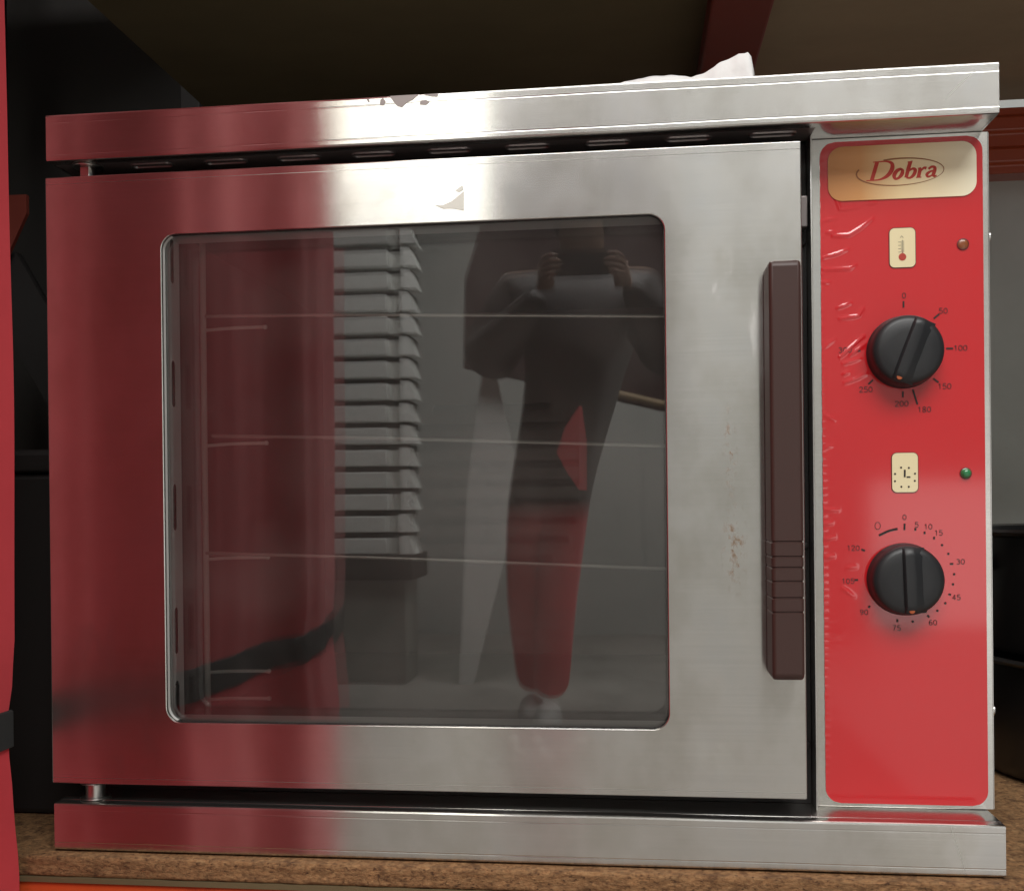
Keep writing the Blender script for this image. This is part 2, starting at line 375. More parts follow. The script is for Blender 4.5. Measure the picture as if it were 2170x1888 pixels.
# rear-left upright with braces and gusset
boxobj("upright", (-.66, -.585, .80, .875, FLOOR_Z, 1.6), "dark_metal", rack, .004)
def bar(name, a, b_, w, t, material):
    a, b_ = Vector(a), Vector(b_); d = (b_-a).normalized(); n = Vector((0, 1, 0)); s = d.cross(n).normalized()
    bm = B(); vs = []
    for p in (a, b_):
        for i, j in ((-1,-1), (1,-1), (1,1), (-1,1)): vs.append(bm.verts.new(p+s*(w/2*i)+n*(t/2*j)))
    for q in ((0,1,2,3), (7,6,5,4), (0,4,5,1), (1,5,6,2), (2,6,7,3), (3,7,4,0)): bm.faces.new([vs[i] for i in q])
    return obj(name, bm, material, rack)
bar("brace", (-.585, .84, .72), (-.40, .84, .40), .085, .02, "dark_metal")
bm = B()
g = [(-.60, .835), (-.518, .835), (-.518, .803), (-.562, .716), (-.60, .70)]
f0 = [bm.verts.new((u, .815, v)) for u, v in g]; f1 = [bm.verts.new((u, .823, v)) for u, v in g]
bm.faces.new(f0); bm.faces.new(list(reversed(f1)))
for i in range(5): bm.faces.new((f0[i], f0[(i+1) % 5], f1[(i+1) % 5], f1[i]))
obj("gusset", bm, "maroon_shade_paint", rack)  # orange gusset; its shade is put into the maroon colour
boxobj("upright", (-.235, -.20, .80, .83, .9, 1.6), "dark_metal", rack, .003)

# boards
def board(name, x0, x1, y0, y1, z0, z1, label, rough_edge=False, mt="chipboard_face"):
    bm = B()
    if not rough_edge:
        box(bm, x0, x1, y0, y1, z0, z1, bev=.001)
        o = obj(name, bm, mt)
    else:
        nx = 420; nz_ = 10; fr_ = []
        for i in range(nx+1):
            x = x0+(x1-x0)*i/nx; col = []
            for j in range(nz_+1):
                z = z0+(z1-z0)*j/nz_
                n = noise.noise(Vector((x*60, z*150, 3)))*.0012+noise.noise(Vector((x*190, z*260, 9)))*.0010
                if j == nz_: n += abs(noise.noise(Vector((x*38, 1, 5))))*.004+.001
                if j == 0: n += .0015
                dz = noise.noise(Vector((x*90, 7, 2)))*.0011 if j == nz_ else 0
                col.append(bm.verts.new((x, y0+n, z+min(dz, 0))))
            fr_.append(col)
        for i in range(nx):
            for j in range(nz_): bm.faces.new((fr_[i][j], fr_[i+1][j], fr_[i+1][j+1], fr_[i][j+1]))
        tb = [(bm.verts.new((x0, y1, z1)), bm.verts.new((x1, y1, z1)), bm.verts.new((x1, y1, z0)), bm.verts.new((x0, y1, z0)))][0]
        bm.faces.new([fr_[i][nz_] for i in range(nx+1)]+[tb[1], tb[0]])
        bm.faces.new([fr_[i][0] for i in range(nx, -1, -1)]+[tb[3], tb[2]])
        bm.faces.new(tb)
        bm.faces.new([fr_[0][j] for j in range(nz_+1)]+[tb[0], tb[3]]); bm.faces.new([fr_[nx][j] for j in range(nz_, -1, -1)]+[tb[2], tb[1]])
        o = obj(name, bm, "chipboard_edge", smooth=60)
    return tag(o, label, "shelf board")
board("chipboard_shelf", -1.2, 2.2, -.013, .93, -.0190, -.0015, "raw chipboard shelf board with crumbly brown edge under the oven", True)
bm = B(); box(bm, -1.2, 2.2, -.0145, .0, -.0234, -.0193); obj("packing_strip", bm, "chipboard_face", rack)
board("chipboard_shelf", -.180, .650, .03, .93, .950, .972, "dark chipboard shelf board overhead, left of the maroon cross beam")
board("chipboard_shelf", .652, 2.2, .03, .93, .950, .972, "chipboard shelf board overhead with lit tone in its colour, right of the maroon cross beam", False, "chipboard_lit")
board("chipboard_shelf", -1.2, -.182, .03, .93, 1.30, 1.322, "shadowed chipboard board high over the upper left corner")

# ================================================================== OVEN
oven = empty("convection_oven", (0.4, .3, 0), "stainless steel convection oven with glass door and red control panel on the chipboard shelf", "oven")
H, WD = .6457, .80

# ---- top cover: front fascia with hems, top, sides
def fascia(name, z0, z1, ym, zc):
    """front fascia along x, profile with rounded hems and two fold creases"""
    yb = .0016
    prof = [(.012, z1), (.0018, z1), (.0005, z1-.0005), (0, z1-.0018), (0, zc[1]+.0007), (.00012, zc[1]+.0002), (.00012, zc[1]-.0002), (0, zc[1]-.0007),
            (0, zc[0]+.0007), (.00012, zc[0]+.0002), (.00012, zc[0]-.0002), (0, zc[0]-.0007), (0, z0+.0018), (.0005, z0+.0005), (.0018, z0), (.012, z0),
            (.012, z0+yb), (.0022, z0+yb), (.0018, z0+.003), (.0018, z1-.003), (.0022, z1-yb), (.012, z1-yb)]
    bm = B(); L2 = []
    nseg = 40
    for i in range(nseg+1):
        x = WD*i/nseg; L2.append([bm.verts.new((x, a+.00006*noise.noise(Vector((x*7, 2, b_*8))), b_+.00025*noise.noise(Vector((x*9, 5, 1)))*(1 if b_ > (z0+z1)/2 else -1))) for a, b_ in prof])
    n = len(prof)
    for A, C_ in zip(L2, L2[1:]):
        for i in range(n): bm.faces.new((A[i], A[(i+1) % n], C_[(i+1) % n], C_[i]))
    bm.faces.new(L2[0]); bm.faces.new(list(reversed(L2[-1])))
    return obj(name, bm, "brushed_steel", oven, 40)
fascia("top_fascia", .6050, H, 0, (.6105, .6385))
bm = B(); box(bm, 0, WD, .0121, .62, H-.0016, H, bev=.0004); box(bm, 0, .0016, .0121, .62, .605, H-.0017); box(bm, WD-.0016, WD, .0121, .62, .605, H-.0017)
obj("top_cover", bm, "brushed_steel", oven)
# underside return with nine pressed vents
def stadium(cx, cy, l, w, n=8):
    r = w/2; p = []
    for s, a0 in ((1, -90), (-1, 90)):
        for i in range(n+1):
            a = math.radians(a0+180*i/n); p.append((cx+s*(l/2-r)+r*math.cos(a), cy+r*math.sin(a)))
    return p
SX = [.0866, .1550, .2218, .2884, .3552, .4226, .4909, .5584, .6275]
bm = B(); plate(bm, [(.0018, .0122), (.6600, .0122), (.6600, .0440), (.0018, .0440)], [stadium(x, .0225, .036, .0075) for x in SX], .6052, .6064, 'xy')
obj("vent_strip", bm, "chassis_steel" if "chassis_steel" in MATS else "cavity_steel", oven)
ring_me = None
for x in SX:
    if ring_me is None:
        bm = B(); o_, i_ = stadium(0, 0, .040, .0112), stadium(0, 0, .0360, .0075)
        a = [bm.verts.new((u, v, 0)) for u, v in o_]; b_ = [bm.verts.new((u, v, -.0012)) for u, v in stadium(0, 0, .0378, .0092)]; c = [bm.verts.new((u, v, .0012)) for u, v in i_]
        n = len(a)
        for i in range(n):
            bm.faces.new((a[i], a[(i+1) % n], b_[(i+1) % n], b_[i])); bm.faces.new((b_[i], b_[(i+1) % n], c[(i+1) % n], c[i]))
        o = obj("vent_slot", bm, "cavity_steel", oven, 60); ring_me = o.data
    else: o = link("vent_slot", ring_me, None, oven)
    o.matrix_parent_inverse = oven.matrix_world.inverted(); o.location = (x, .0225, .6051)
bm = B(); box(bm, .6602, WD-.0017, .0122, .0440, .6052, .6064); obj("soffit", bm, "brushed_steel", oven)

# ---- base tray
fascia("base_fascia", 0.0, .0410, 0, (.0062, .0345))
bm = B(); box(bm, 0, WD, .0121, .62, .0396, .0412, bev=.0004); box(bm, 0, WD, .0121, .62, 0, .0016); box(bm, 0, .0016, .0121, .62, .0017, .0395); box(bm, WD-.0016, WD, .0121, .62, .0017, .0395)
obj("base_tray", bm, "brushed_steel", oven)

# ---- shell and chassis
bm = B(); box(bm, .8040, .8062, .0445, .60, .0415, .6048); obj("side_panel", bm, "plain_steel", oven)
bm = B(); box(bm, .004, .006, .0520, .60, .0415, .6048); obj("side_panel", bm, "plain_steel", oven)
bm = B(); box(bm, .004, .8062, .6002, .604, .0415, .6048); obj("back_panel", bm, "plain_steel", oven)
bm = B(); plate(bm, [(.004, .0415), (.6585, .0415), (.6585, .6048), (.004, .6048)], [rrect(.088, .562, .096, .556, .012)], .0502, .0560)
obj("chassis_front", bm, "chassis_dark", oven)
bm = B(); plate(bm, rrect(.074, .576, .082, .570, .02), [rrect(.088, .562, .096, .556, .012)], .0456, .0500, bev=.0015)
obj("door_seal", bm, "rubber", oven)
for sz in (.52, .262, .092):
    bm = B(); lathe(bm, [(.0005, -.004), (.0028, -.0036), (.0036, -.0015), (.0036, .001)], (.6545, .0498, sz), 'y', 16)
    obj("chassis_screw", bm, "dark_metal", oven)
boxobj("latch_plate", (.6505, .6572, .034, .0500, .530, .556), "cavity_steel", oven, .001)
# ---- cavity
bm = B()
for a in ((.0835,.0875,.0562,.53,.0915,.5605), (.5625,.5665,.0562,.53,.0915,.5605), (.0876,.5624,.0562,.53,.5565,.5605), (.0876,.5624,.0562,.53,.0915,.0955), (.0835,.5665,.5301,.534,.0915,.5605)):
    box(bm, *a)
obj("cavity", bm, "cavity_steel", oven)
bm = B(); plate(bm, rrect(.13, .52, .13, .52, .02), [stadium(.325+.0, .325+dz, w_, .010) for dz, w_ in ((-.1,.16), (-.075,.2), (-.05,.22), (-.025,.23), (0,.235), (.025,.23), (.05,.22), (.075,.2), (.1,.16))], .505, .507)
obj("fan_baffle", bm, "cavity_steel", oven)
# side wires
for yy in (.090,):
    bm = B(); tube(bm, [(.1042, yy, .0955), (.1036, yy, .32), (.1040, yy, .556)], .0029); obj("side_wire", bm, "rod_steel", oven)
    bm = B(); tube(bm, [(.5585, yy, .0955), (.5585, yy, .556)], .0026); obj("side_wire", bm, "rod_steel", oven)
for zz in (.4695, .3596, .2514, .1435, .1175):
    bm = B(); tube(bm, catmull([(.1062, .0905, zz-.0016), (.125, .0905, zz-.0004), (.150, .0905, zz), (.1645, .0905, zz)], 5), .0017)
    bmesh.ops.create_uvsphere(bm, u_segments=10, v_segments=8, radius=.0024, matrix=Matrix.Translation((.1645, .0905, zz)))
    obj("shelf_arm", bm, "rod_steel", oven)
for (x0, z0, x1, z1) in ((.1065, .4812, .5575, .4670), (.1120, .3672, .5575, .3497), (.1045, .2557, .5575, .2385)):
    bm = B(); q = [(x0, z0), ((x0*2+x1)/3, (z0*2+z1)/3+.0012), ((x0+2*x1)/3, (z0+2*z1)/3+.0008), (x1, z1)]
    tube(bm, catmull([(u, .0885, v) for u, v in q], 8), .0018)
    obj("shelf_wire", bm, "wire_steel", oven)

# ---- door
DX0, DX1, DZ0, DZ1 = -.0050, .6478, .0568, .5928
WX0, WX1, WZ0, WZ1, WR = .1022, .5369, .1122, .5384, .0135
bm = B(); plate(bm, rrect(DX0, DX1, DZ0, DZ1, .0012, 2), [rrect(WX0, WX1, WZ0, WZ1, WR, 12)], .0060, .0085, bev=.0009)
box(bm, DX0, DX0+.0015, .0086, .036, DZ0, DZ1); box(bm, DX1-.0015, DX1, .0086, .036, DZ0, DZ1)
box(bm, DX0+.0016, DX1-.0016, .0086, .036, DZ1-.0015, DZ1); box(bm, DX0+.0016, DX1-.0016, .0086, .036, DZ0, DZ0+.0015)
door = obj("door", bm, "door_steel", oven)
# hem creases top and bottom
for fz0 in (.5862, .0618): boxobj("fold_line", (DX0+.001, DX1-.001, .00585, .00605, fz0, fz0+.0004), "plain_steel", door)
bm = B(); plate(bm, rrect(WX0-.0012, WX1+.0012, WZ0-.0012, WZ1+.0012, WR+.0012, 12), [rrect(WX0+.0001, WX1-.0001, WZ0+.0001, WZ1-.0001, WR, 12)], .0086, .0124)
obj("gasket_and_reveal_shade", bm, "rubber", door)  # black ring also puts the shade of the other reveals into colour
lp = [q for q in rrect(WX0+.0003, WX1-.0003, WZ0+.0003, WZ1-.0003, WR, 12) if q[0] < WX0+WR*.75]
bm = B(); a = [bm.verts.new((u, .0080, v)) for u, v in lp]; b_ = [bm.verts.new((u, .0123, v)) for u, v in lp]
for k in range(len(a)-1): bm.faces.new((a[k], a[k+1], b_[k+1], b_[k]))
obj("lit_reveal", bm, "lit_reveal_steel", door, 60)  # left reveal only: its lit brightness is put into pale steel
boxobj("window_pane", (WX0-.006, WX1+.006, .0126, .0160, WZ0-.006, WZ1+.006), "window_glass", door)
# channel between the panes
bm = B(); plate(bm, [(.0162, WZ0-.004), (.0424, WZ0-.004), (.0424, WZ1+.004), (.0162, WZ1+.004)],
    [[(q[1], q[0]) for q in stadium(zc, .0285, .042, .0085)] for zc in (.5210, .4105, .3000, .1895, .0790+.045)], WX0-.0012, WX0-.0004, 'yz')
obj("channel_wall", bm, "channel_steel", door)
boxobj("channel_back", (WX0-.016, WX0-.006, .0162, .0424, WZ0-.004, WZ1+.004), "dark_void", door)
bm = B(); box(bm, WX0, WX1+.004, .0162, .0424, WZ1+.0004, WZ1+.0014); box(bm, WX0, WX1+.004, .0162, .0424, WZ0-.0014, WZ0-.0004); box(bm, WX1+.0004, WX1+.0014, .0162, .0424, WZ0, WZ1)
obj("channel_trim", bm, "channel_steel", door)
boxobj("inner_pane", (WX0-.006, WX1+.006, .0426, .0452, WZ0-.006, WZ1+.006), "window_glass", door)
# handle
bm = B(); rings = []
hx0, hx1, hy0, hy1 = .6166, .6414, -.0300, .0058
zs = [(.1595, .80, .010), (.1602, .90, .005), (.1625, .97, .0015), (.1665, 1, 0)]
body = [.175, .195]
for gz in (.2131, .2244, .2373, .2481, .2567, .2684):
    body += [gz-.0010, gz-.0004, gz+.0004, gz+.0010]
prof = [(z, 1, d) for z, s_, d in zs]
prof = [(.1595, .78, .0060), (.1600, .90, .0030), (.1618, .97, .0008), (.1650, 1, 0)]
for z in sorted(body+[.30, .35, .40, .45]):
    inn = any(abs(z-gz) < .0006 for gz in (.2131, .2244, .2373, .2481, .2567, .2684))
    prof.append((z, .955 if inn else 1, .0009 if inn else 0))
prof += [(.4840, 1, 0), (.4872, .97, .0008), (.4888, .90, .0030), (.4893, .78, .0060)]
for z, s_, dy in prof:
    cx_, hw = (hx0+hx1)/2, (hx1-hx0)/2*s_
    sec = [(u, v) for u, v in rrect(cx_-hw, cx_+hw, hy0+dy, hy1, .0030, 4)]
    rings.append([bm.verts.new((u, v, z)) for u, v in sec])
for a, b_ in zip(rings, rings[1:]):
    n = len(a)
    for k in range(n): bm.faces.new((a[k], a[(k+1) % n], b_[(k+1) % n], b_[k]))
bm.faces.new(rings[0]); bm.faces.new(list(reversed(rings[-1])))
obj("handle", bm, "handle_brown", door, 40)
# old adhesive left on the door and fascia
def flake(pts, y, material, parent, name="tape_residue"):
    bm = B(); a = [bm.verts.new((u, y-.00025, v)) for u, v in pts]; b_ = [bm.verts.new((u, y+.00005, v)) for u, v in pts]
    bm.faces.new(a); n = len(a)
    for i in range(n): bm.faces.new((a[i], a[(i+1) % n], b_[(i+1) % n], b_[i]))
    return obj(name, bm, material, parent, 0)
flake([(.3447,.5535), (.352,.5530), (.3597,.5560), (.3660,.5610), (.3700,.5640), (.3698,.5478), (.360,.5500), (.352,.5502)], .0058, "tape", door)
flake([(.3625,.5650), (.3690,.5690), (.3697,.5655), (.366,.5635)], .0058, "tape", door)
for c in ([(.3005,.6425), (.3030,.6440), (.3052,.6405), (.3028,.6375), (.3000,.6385)],
          [(.3085,.6452), (.3230,.6453), (.3330,.6452), (.3290,.6415), (.3225,.6385), (.3190,.6352), (.3150,.6365), (.3120,.6400)],
          [(.3350,.6400), (.3400,.6402), (.3425,.6385), (.3395,.6360), (.3340,.6368)],
          [(.3380,.6450), (.3500,.6452), (.3495,.6425), (.3440,.6430)],
          [(.2885,.6440), (.2905,.6438), (.2912,.6415), (.2898,.6412)]):
    flake(c, -.0001, "residue", oven, "film_residue")

for pts in ([(.7829,.6393,.0003), (.7707,.6301,.0005), (.7587,.6175,.0002)], [(.7583,.0393,.0002), (.7638,.0216,.0005), (.7690,.0035,.0003)]):
    bm = B(); stroke(bm, pts, -.00012, 8); obj("scratch", bm, "tape", oven, 0)
# ---- hinges
def hinge(z0, z1, topw):
    bm = B(); lathe(bm, [(.0010, 0), (.0125, 0), (.0132, .0007), (.0125, .0014), (.0010, .0014)], (.0285, .0190, topw), 'z', 32); o = obj("hinge_washer", bm, "plain_steel", oven)
    return o
hinge(0, 0, .6034)
bm = B(); lathe(bm, [(.0070, 0), (.0076, .0006), (.0076, .0098), (.0070, .0104)], (.0285, .0190, .5930), 'z', 6); obj("hinge_bolt", bm, "plain_steel", oven, 30)
hinge(0, 0, .0413); hinge(0, 0, .0548)
bm = B(); lathe(bm, [(.0085, 0), (.0085, .0120)], (.0285, .0190, .0428), 'z', 28); obj("hinge_bolt", bm, "plain_steel", oven, 30)
# ---- side screws
for sz in (.523, .1198):
    bm = B(); lathe(bm, [(.0070, 0), (.0070, .001), (.0048, .0012), (.0048, .0068), (.0030, .0078)], (.8062, .066, sz), 'x', 18); obj("side_screw", bm, "plain_steel", oven, 40)

# ---- control panel
YP = .0420
bm = B(); box(bm, .6605, .8050, YP, .0443, .0414, .6050, bev=.0005)
panel = obj("control_panel", bm, "brushed_steel", oven)
bm = B(); box(bm, .6590, .6604, .0300, .0800, .0413, .6051, bev=.0004); obj("panel_flange", bm, "plain_steel", panel)
# overlay: red film with lifted wrinkles at its left side
WR_ = [[(.679,.523),(.692,.523),(.702,.529),(.711,.536)], [(.671,.505),(.683,.508),(.691,.511)], [(.671,.495),(.693,.495),(.697,.498)],
 [(.670,.484),(.676,.484)], [(.682,.462),(.693,.466)], [(.684,.453),(.699,.455),(.703,.461)], [(.670,.536),(.683,.538)], [(.674,.526),(.680,.526)],
 [(.708,.549),(.714,.550)], [(.684,.421),(.703,.438)], [(.692,.422),(.705,.432)], [(.686,.415),(.700,.419)], [(.686,.406),(.691,.408)],
 [(.687,.399),(.696,.402),(.705,.406)], [(.670,.292),(.681,.292)], [(.688,.243),(.695,.244)], [(.684,.226),(.693,.219)], [(.670,.252),(.677,.253)],
 [(.670,.267),(.678,.269)], [(.670,.280),(.676,.281)], [(.676,.571),(.685,.545),(.700,.546)], [(.672,.43),(.680,.436)], [(.671,.372),(.679,.368)], [(.671,.345),(.676,.346)]]
WH = [.62,.55,.48,.35,.55,.55,.30,.35,.30,.75,.6,.45,.45,.5,.4,.3,.4,.4,.35,.35,.25,.3,.3,.25]
def seg_d(px, pz, a, b_):
    vx, vz = b_[0]-a[0], b_[1]-a[1]; l = vx*vx+vz*vz
    t = max(0, min(1, ((px-a[0])*vx+(pz-a[1])*vz)/l)); return math.hypot(px-a[0]-t*vx, pz-a[1]-t*vz), t
def relief(x, z):
    h = 0
    if x < .722:
        for wl, wh in zip(WR_, WH):
            best = 9; n = len(wl)-1
            if not (min(p[1] for p in wl)-.006 < z < max(p[1] for p in wl)+.006): continue
            tt = 0
            for i in range(n):
                d, t = seg_d(x, z, wl[i], wl[i+1])
                if d < best: best = d; tt = (i+t)/n
            s = .0012
            h = max(h, 1.8e-3*wh*math.exp(-(best/s)**2)*(.55+.45*math.sin(math.pi*min(1, tt*1.1))))
        fall = max(0, min(1, (.695-x)/.02))
        h += fall*.00007*(noise.noise(Vector((x*55+z*40, z*130, 2)))+.5*noise.noise(Vector((x*120, z*330, 8))))*(1 if z > .18 else .35)
        e = max(0, 1-(x-.668)/.005)
        h += e*.00030*max(0, math.sin(z*2*math.pi/.0062+3*noise.noise(Vector((0, z*40, 0)))))
    return max(h, -.0001)
SZ0, SZ1, SR = .0446, .6018, .0125
bm = B(); nzr, nxc = 420, 96; grid = []
for j in range(nzr+1):
    z = SZ0+(SZ1-SZ0)*j/nzr; inset = 0
    for zc, sgn in ((SZ0+SR, -1), (SZ1-SR, 1)):
        dz = (z-zc)*sgn
        if dz > 0: inset = SR-math.sqrt(max(0, SR*SR-dz*dz))
    xl = .6688+inset+.0003*noise.noise(Vector((0, z*160, 4)))*(inset < .001); xr = .8002-.0012*(1-abs((z-.32)/.28))*0-inset
    row = []
    for i in range(nxc+1):
        t = i/nxc; t = t*.55+.45*t*t if True else t
        x = xl+(xr-xl)*t
        row.append(bm.verts.new((x, .0409-relief(x, z), z)))
    grid.append(row)
for j in range(nzr):
    for i in range(nxc): bm.faces.new((grid[j][i], grid[j][i+1], grid[j+1][i+1], grid[j+1][i]))
rim = [grid[0][i] for i in range(nxc+1)]+[grid[j][nxc] for j in range(1, nzr+1)]+[grid[nzr][i] for i in range(nxc-1, -1, -1)]+[grid[j][0] for j in range(nzr-1, 0, -1)]
low = [bm.verts.new((v.co.x, .04195, v.co.z)) for v in rim]
for i in range(len(rim)): bm.faces.new((rim[i], rim[(i+1) % len(rim)], low[(i+1) % len(low)], low[i]))
obj("overlay", bm, "overlay_red", panel, 60, False)
YO = .0405
def slabrr(name, x0, x1, z0, z1, r, y0, y1, material, parent):
    bm = B(); plate(bm, rrect(x0, x1, z0, z1, r), [], y0, y1); return obj(name, bm, material, parent)
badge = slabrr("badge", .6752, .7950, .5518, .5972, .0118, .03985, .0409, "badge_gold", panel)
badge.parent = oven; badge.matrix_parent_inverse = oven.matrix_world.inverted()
YB = .03975
bm = B(); ox, oz, sc_ = .7098, .5676, .0157
def G(pts, dx=0, k=1.0): return [(ox+sc_*(dx+k*(u+.30*v)), oz+sc_*(k*v)+.0011*(dx+u)*.32, w*sc_) for u, v, w in pts]
# D
stroke(bm, G([(.06,0,.20), (.06,.5,.20), (.06,1,.20)]), YB, 0)
stroke(bm, G([(-.16,.985,.05), (.15,.985,.06), (.55,.98,.09), (.86,.84,.18), (.95,.52,.23), (.80,.20,.19), (.46,.03,.09), (.05,.015,.06), (-.22,.012,.05)]), YB)
# o
stroke(bm, G([(1.42,.54,.12), (1.24,.44,.19), (1.16,.22,.21), (1.26,.03,.14), (1.42,.04,.13), (1.54,.22,.20), (1.53,.42,.17), (1.40,.54,.11)]), YB)
# b
stroke(bm, G([(1.80,.88,.20), (1.80,.45,.20), (1.82,.04,.18)]), YB, 0); stroke(bm, G([(1.66,.86,.05), (1.90,.90,.06)]), YB, 0)
stroke(bm, G([(1.86,.38,.08), (2.02,.50,.12), (2.18,.42,.18), (2.18,.18,.18), (2.04,.02,.12), (1.84,.04,.09)]), YB)
# r
stroke(bm, G([(2.42,.50,.19), (2.44,.25,.19), (2.46,0,.19)]), YB, 0); stroke(bm, G([(2.30,.49,.05), (2.45,.52,.06)]), YB, 0)
stroke(bm, G([(2.50,.36,.08), (2.60,.50,.12), (2.74,.47,.17)]), YB); stroke(bm, G([(2.34,.012,.05), (2.62,.012,.05)]), YB, 0)
# a
stroke(bm, G([(2.86,.42,.12), (2.98,.53,.12), (3.14,.50,.15), (3.20,.36,.18), (3.20,.12,.18), (3.28,.02,.12), (3.38,.06,.06)]), YB)
stroke(bm, G([(3.16,.32,.08), (2.98,.28,.11), (2.86,.15,.16), (2.94,.02,.12), (3.08,.05,.09), (3.20,.16,.08)]), YB)
obj("lettering", bm, "logo_red", badge, 0)
bm = B(); ecx, ecz, ea, eb, et = .7337, .5740, .0353, .0112, .0
pts = []
for i in range(61):
    a = math.radians(112-i*(112+200)/60)
    w = .00045+.00085*abs(math.sin(a*.5+.3))**1.5
    pts.append((ecx+ea*math.cos(a), ecz+eb*math.sin(a)+.02*ea*math.cos(a), w))
stroke(bm, pts, YB-.00005, 0); obj("logo_ellipse", bm, "logo_brown", badge, 0)
# thermometer symbol
th = slabrr("thermometer_symbol", .7243, .7462, .4938, .5277, .0045, .0404, .0409, "symbol_border", oven)
slabrr("symbol_field", .7249, .7456, .4944, .5271, .0040, .0401, .04045, "symbol_cream", th)
bm = B(); stroke(bm, [(.7353,.5170,.0007), (.7353,.5060,.0007)], .0399, 0)
for i in range(4): stroke(bm, [(.7318, .5155-.0028*i, .0004), (.7340, .5155-.0028*i, .0004)], .0399, 0)
stroke(bm, [(.7334,.5190,.0005), (.7346,.5205,.0005), (.7360,.5190,.0005)], .0399, 0)
obj("thermometer_scale", bm, "print_grey", th, 0)
bm = B(); disc(bm, .7351, .5030, .0031, .0399); stroke(bm, [(.7353,.5095,.0007), (.7352,.5050,.0014)], .0399, 0); obj("thermometer_bulb", bm, "symbol_red", th, 0)
bm = B(); 
for s_ in (1, -1): stroke(bm, [(.7353+s_*.0010,.5165,.0003), (.7353+s_*.0010,.5070,.0003)], .0399, 0)
obj("thermometer_tube", bm, "print_grey", th, 0)
# clock symbol
ck = slabrr("clock_symbol", .7246, .7466, .3058, .3398, .0045, .0404, .0409, "symbol_border", oven)
slabrr("symbol_field", .7252, .7460, .3064, .3392, .0040, .0401, .04045, "symbol_cream", ck)
bm = B()
for x, z in ((.7324,.3270), (.7387,.3267), (.7436,.3218), (.7434,.3158), (.7385,.3109), (.7325,.3110), (.7274,.3157), (.7275,.3218)): disc(bm, x, z, .00085, .0399, 12)
stroke(bm, [(.7354,.3252,.0015), (.7353,.3189,.0015)], .0399, 0); stroke(bm, [(.7368,.3190,.0012), (.7399,.3190,.0012)], .0399, 0)
obj("clock_marks", bm, "print_black", ck, 0)
# dial prints
NUM = []
bm = B()
for s_, x, z in [('0',.7363,.4709), ('50',.7677,.4571), ('100',.7812,.4258), ('150',.7682,.3943), ('180',.7518,.3753), ('200',.7336,.3804), ('250',.7046,.3930), ('300',.6880,.4266)]:
    nb = B(); number(nb, s_, x, z, .0044, YO); NUM.append((nb, 't'))
for a in [(.7358,.4661,.7358,.4608), (.7600,.4508,.7644,.4545), (.7697,.4257,.7753,.4255), (.7592,.4010,.7634,.3975), (.7426,.3922,.7463,.3795), (.7346,.3906,.7345,.3857), (.7105,.4009,.7067,.3974), (.6955,.4257,.7005,.4256)]:
    stroke(bm, [(a[0], a[1], .0014), (a[2], a[3], .0014)], YO, 0)
SC1 = tag(obj("temperature_scale", bm, "print_black", oven, 0), kind="stuff")
bm = B()
for s_, x, z in [('0',.7350,.2855), ('5',.7448,.2791), ('10',.7540,.2774), ('15',.7623,.2722), ('30',.7797,.2481), ('45',.7762,.2184), ('60',.7572,.1973), ('75',.7279,.1926), ('90',.7014,.2059), ('105',.6886,.2321), ('120',.6931,.2599)]:
    nb = B(); number(nb, s_, x, z, .0042, YO, .0005); NUM.append((nb, 'm'))
for a in [(.7350,.2801,.7349,.2748), (.7437,.2764,.7437,.2742), (.7511,.2734,.7511,.2713), (.7587,.2690,.7587,.2668), (.7712,.2463,.7739,.2463), (.7697,.2211,.7718,.2205), (.7527,.2034,.7542,.2016), (.7284,.2001,.7284,.1975), (.7063,.2113,.7050,.2096), (.6938,.2330,.6968,.2331), (.6997,.2588,.7027,.2575)]:
    stroke(bm, [(a[0], a[1], .0015), (a[2], a[3], .0015)], YO, 0)
stroke(bm, [(.7142,.2704,.0018), (.7221,.2741,.0018), (.7293,.2758,.0018)], YO)
for x, z in ((.7650,.2620), (.7700,.2547), (.7745,.2377), (.7735,.2293), (.7672,.2135), (.7608,.2072), (.7409,.1980)): disc(bm, x, z, .0010, YO, 10)
stroke(bm, [(.7132+.0022*math.cos(t*.7), .2784+.0030*math.sin(t*.7), .0004) for t in range(10)], YO)
SC2 = tag(obj("timer_scale", bm, "print_black", oven, 0), kind="stuff")
for nb, k in NUM: obj("numeral", nb, "print_soft", SC1 if k == "t" else SC2, 0)

